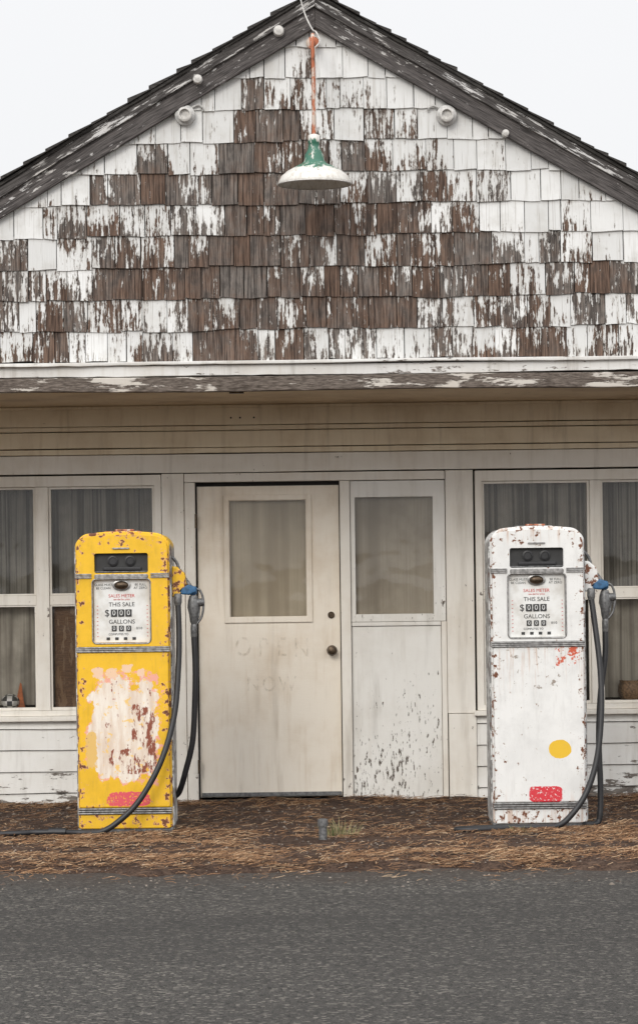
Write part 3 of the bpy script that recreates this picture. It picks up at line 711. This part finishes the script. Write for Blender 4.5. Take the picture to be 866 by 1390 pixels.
def scatter(n):
    bm=bmesh.new(); la=bm.verts.layers.float.new('rnd'); k=0; tries=0
    while k<n and tries<n*14:
        tries+=1
        x=U(-3.2,3.2); y=U(-4.8,-.05)
        d=.05
        d+=.85*math.exp(-((y+3.72)/.34)**2)*(.5+.8*mn.noise(Vector((x*1.2,y,2))))
        d+=.50*math.exp(-((y+2.75)/.40)**2)*(.25+1.1*mn.noise(Vector((x*1.5,y*2,7))))
        d+=.40*math.exp(-((y+.12)/.12)**2)
        for px in (-1.137,1.262):
            d+=.8*math.exp(-(((x-px)/.5)**2+((y+2.25)/.22)**2))
        cl=mn.noise(Vector((x*3.2,y*4.5,4)))+.5*mn.noise(Vector((x*9,y*12,14)))
        d*=.25+1.7*max(0,cl+.25)
        if y<-4.0: d*=.6*math.exp((y+4.0)/.26)
        if R()>d: continue
        k+=1; z=max(hgt(x,y),-.008)+U(.001,.014)
        a=random.gauss(0,.9) if R()<.6 else U(0,math.pi); ln=U(.025,.085); w=U(.0008,.0018)
        dx,dy=math.cos(a)*ln/2,math.sin(a)*ln/2; t=U(-.008,.012); nxv,nyv=-math.sin(a)*w,math.cos(a)*w; rn=R()
        bow=U(-.006,.006)
        P=[(x-dx-nxv,y-dy-nyv,z),(x-dx+nxv,y-dy+nyv,z+.0012),(x-nxv+bow,y-nyv+bow,z+.004),(x+nxv+bow,y+nyv+bow,z+.0052),(x+dx-nxv,y+dy-nyv,z+t),(x+dx+nxv,y+dy+nyv,z+t+.0012)]
        vs=[]
        for p in P:
            v=bm.verts.new(p); v[la]=rn; vs.append(v)
        bm.faces.new([vs[0],vs[1],vs[3],vs[2]]); bm.faces.new([vs[2],vs[3],vs[5],vs[4]])
    return fin('pine_needle_litter',bm,'needle',None,recalc=False)
scatter(30000)
bm=bmesh.new(); la=bm.verts.layers.float.new('rnd')
for k in range(5000):
    x=U(-3,3); y=U(-4.8,-.1)
    if y<-4.05 and R()>.45: continue
    r_=U(.003,.009) if R()<.95 else U(.01,.018); z=max(hgt(x,y),-.008); rn=R()
    pts=[(1,0,0),(0,1,0),(-1,0,0),(0,-1,0),(0,0,1),(0,0,-1)]; vs=[]
    q=U(0,3)
    for p in pts:
        px,py=p[0]*math.cos(q)-p[1]*math.sin(q),p[0]*math.sin(q)+p[1]*math.cos(q)
        v=bm.verts.new((x+px*r_*U(.7,1.3),y+py*r_*U(.7,1.3),z+p[2]*r_*.7)); v[la]=rn; vs.append(v)
    for f in [(0,1,4),(1,2,4),(2,3,4),(3,0,4),(1,0,5),(2,1,5),(3,2,5),(0,3,5)]: bm.faces.new([vs[i] for i in f])
fin('gravel',bm,'peb')
S=new_empty('pipe_stub',(.003,-2.62,.0))
lathe('pipe',[(.023,-.02),(.023,.088)],'steel',S); lathe('cap',[(.028,.088),(.029,.095),(.029,.124),(.020,.130)],'steel',S)
def grassm():
    b=NB('grass_blades'); a=b.n('ShaderNodeAttribute',attribute_name='rnd').outputs['Fac']
    return b.bsdf(b.mix(a,(.06,.085,.025),(.32,.26,.13)),.7)
M['grass']=grassm()
def tuft(cx,cy,n,rad,hh):
    bm=bmesh.new(); la=bm.verts.layers.float.new('rnd')
    for k in range(n):
        a=U(0,6.28); r_=rad*math.sqrt(R())*.5; x=cx+r_*math.cos(a); y=cy+r_*math.sin(a); L_=hh*U(.4,1.1); ln=U(.2,1.1)*L_*.7; rn=R()
        prev=None
        for i in range(4):
            t=i/3; w=.0018*(1-t)+.0004
            p=(x+math.cos(a)*ln*t*t,y+math.sin(a)*ln*t*t,hgt(x,y)+L_*t*(1-.25*t))
            v1=bm.verts.new((p[0]-w,p[1],p[2]));v2=bm.verts.new((p[0]+w,p[1],p[2])); v1[la]=rn;v2[la]=rn
            if prev: bm.faces.new([prev[0],prev[1],v2,v1])
            prev=(v1,v2)
    fin('grass_tuft',bm,'grass',None,recalc=False)
tuft(.10,-2.30,90,.22,.11); tuft(1.12,-2.35,30,.2,.05); tuft(2.0,-2.3,30,.3,.05)

# ---------------------------------------------------------------- world & light
EL=math.radians(27); AZ=math.radians(-18)  # veiled sun behind the camera, slightly left
w=bpy.data.worlds.new('World'); sc.world=w; w.use_nodes=True; nt=w.node_tree; nt.nodes.clear()
def wn(t,**k):
    x=nt.nodes.new(t)
    for a,b in k.items(): setattr(x,a,b)
    return x
out=wn('ShaderNodeOutputWorld'); bg=wn('ShaderNodeBackground'); bg.inputs[1].default_value=.1
sky=wn('ShaderNodeTexSky',sky_type='NISHITA',sun_disc=False); sky.sun_elevation=EL; sky.sun_rotation=math.pi+AZ
tc=wn('ShaderNodeTexCoord'); sp=wn('ShaderNodeSeparateXYZ'); nt.links.new(tc.outputs['Generated'],sp.inputs[0])
mx=wn('ShaderNodeMath',operation='MAXIMUM'); nt.links.new(sp.outputs[2],mx.inputs[0]); mx.inputs[1].default_value=0
sq=wn('ShaderNodeMath',operation='POWER'); nt.links.new(mx.outputs[0],sq.inputs[0]); sq.inputs[1].default_value=2
mr=wn('ShaderNodeMix',data_type='RGBA'); nt.links.new(sq.outputs[0],mr.inputs[0])
mr.inputs[6].default_value=(9.25,9.25,9.35,1); mr.inputs[7].default_value=(19,19.1,19.4,1)
my=wn('ShaderNodeMapRange'); nt.links.new(sp.outputs[1],my.inputs[0]); my.inputs[1].default_value=.3; my.inputs[2].default_value=-.9; my.inputs[3].default_value=1.; my.inputs[4].default_value=1.5
ns=wn('ShaderNodeTexNoise'); nt.links.new(tc.outputs['Generated'],ns.inputs[0]); ns.inputs['Scale'].default_value=2.5; ns.inputs['Detail'].default_value=4
ml=wn('ShaderNodeMapRange'); nt.links.new(ns.outputs[0],ml.inputs[0]); ml.inputs[3].default_value=.95; ml.inputs[4].default_value=1.05
mm=wn('ShaderNodeMath',operation='MULTIPLY'); nt.links.new(ml.outputs[0],mm.inputs[0]); nt.links.new(my.outputs[0],mm.inputs[1])
m3=wn('ShaderNodeVectorMath',operation='SCALE'); nt.links.new(mr.outputs[2],m3.inputs[0]); nt.links.new(mm.outputs[0],m3.inputs['Scale'])
m2=wn('ShaderNodeMix',data_type='RGBA'); m2.inputs[0].default_value=.95
nt.links.new(sky.outputs[0],m2.inputs[6]); nt.links.new(m3.outputs[0],m2.inputs[7])
nt.links.new(m2.outputs[2],bg.inputs[0]); nt.links.new(bg.outputs[0],out.inputs[0])
sd=bpy.data.lights.new('sun','SUN'); sd.energy=1.3; sd.angle=math.radians(22); sd.color=(1,.955,.88)
so=bpy.data.objects.new('sun',sd); COL.objects.link(so)
dirv=Vector((math.sin(AZ)*math.cos(EL),-math.cos(AZ)*math.cos(EL),math.sin(EL)))
so.rotation_euler=dirv.to_track_quat('Z','Y').to_euler(); so.location=dirv*20

# ---------------------------------------------------------------- camera
cd=bpy.data.cameras.new('camera'); cam=bpy.data.objects.new('camera',cd); COL.objects.link(cam); sc.camera=cam
cd.sensor_fit='VERTICAL'; cd.sensor_height=36; cd.sensor_width=36; cd.lens=3744/1390*36; cd.shift_y=83/1390
cd.clip_end=5000; cd.clip_start=.1
cam.matrix_world=Matrix.Translation((0,-18,1.5))@Matrix.Rotation(math.pi/2,4,'X')@Matrix.Rotation(math.radians(-.75),4,'Z')
sc.view_settings.view_transform='Standard'; sc.view_settings.look='None'; sc.view_settings.exposure=0
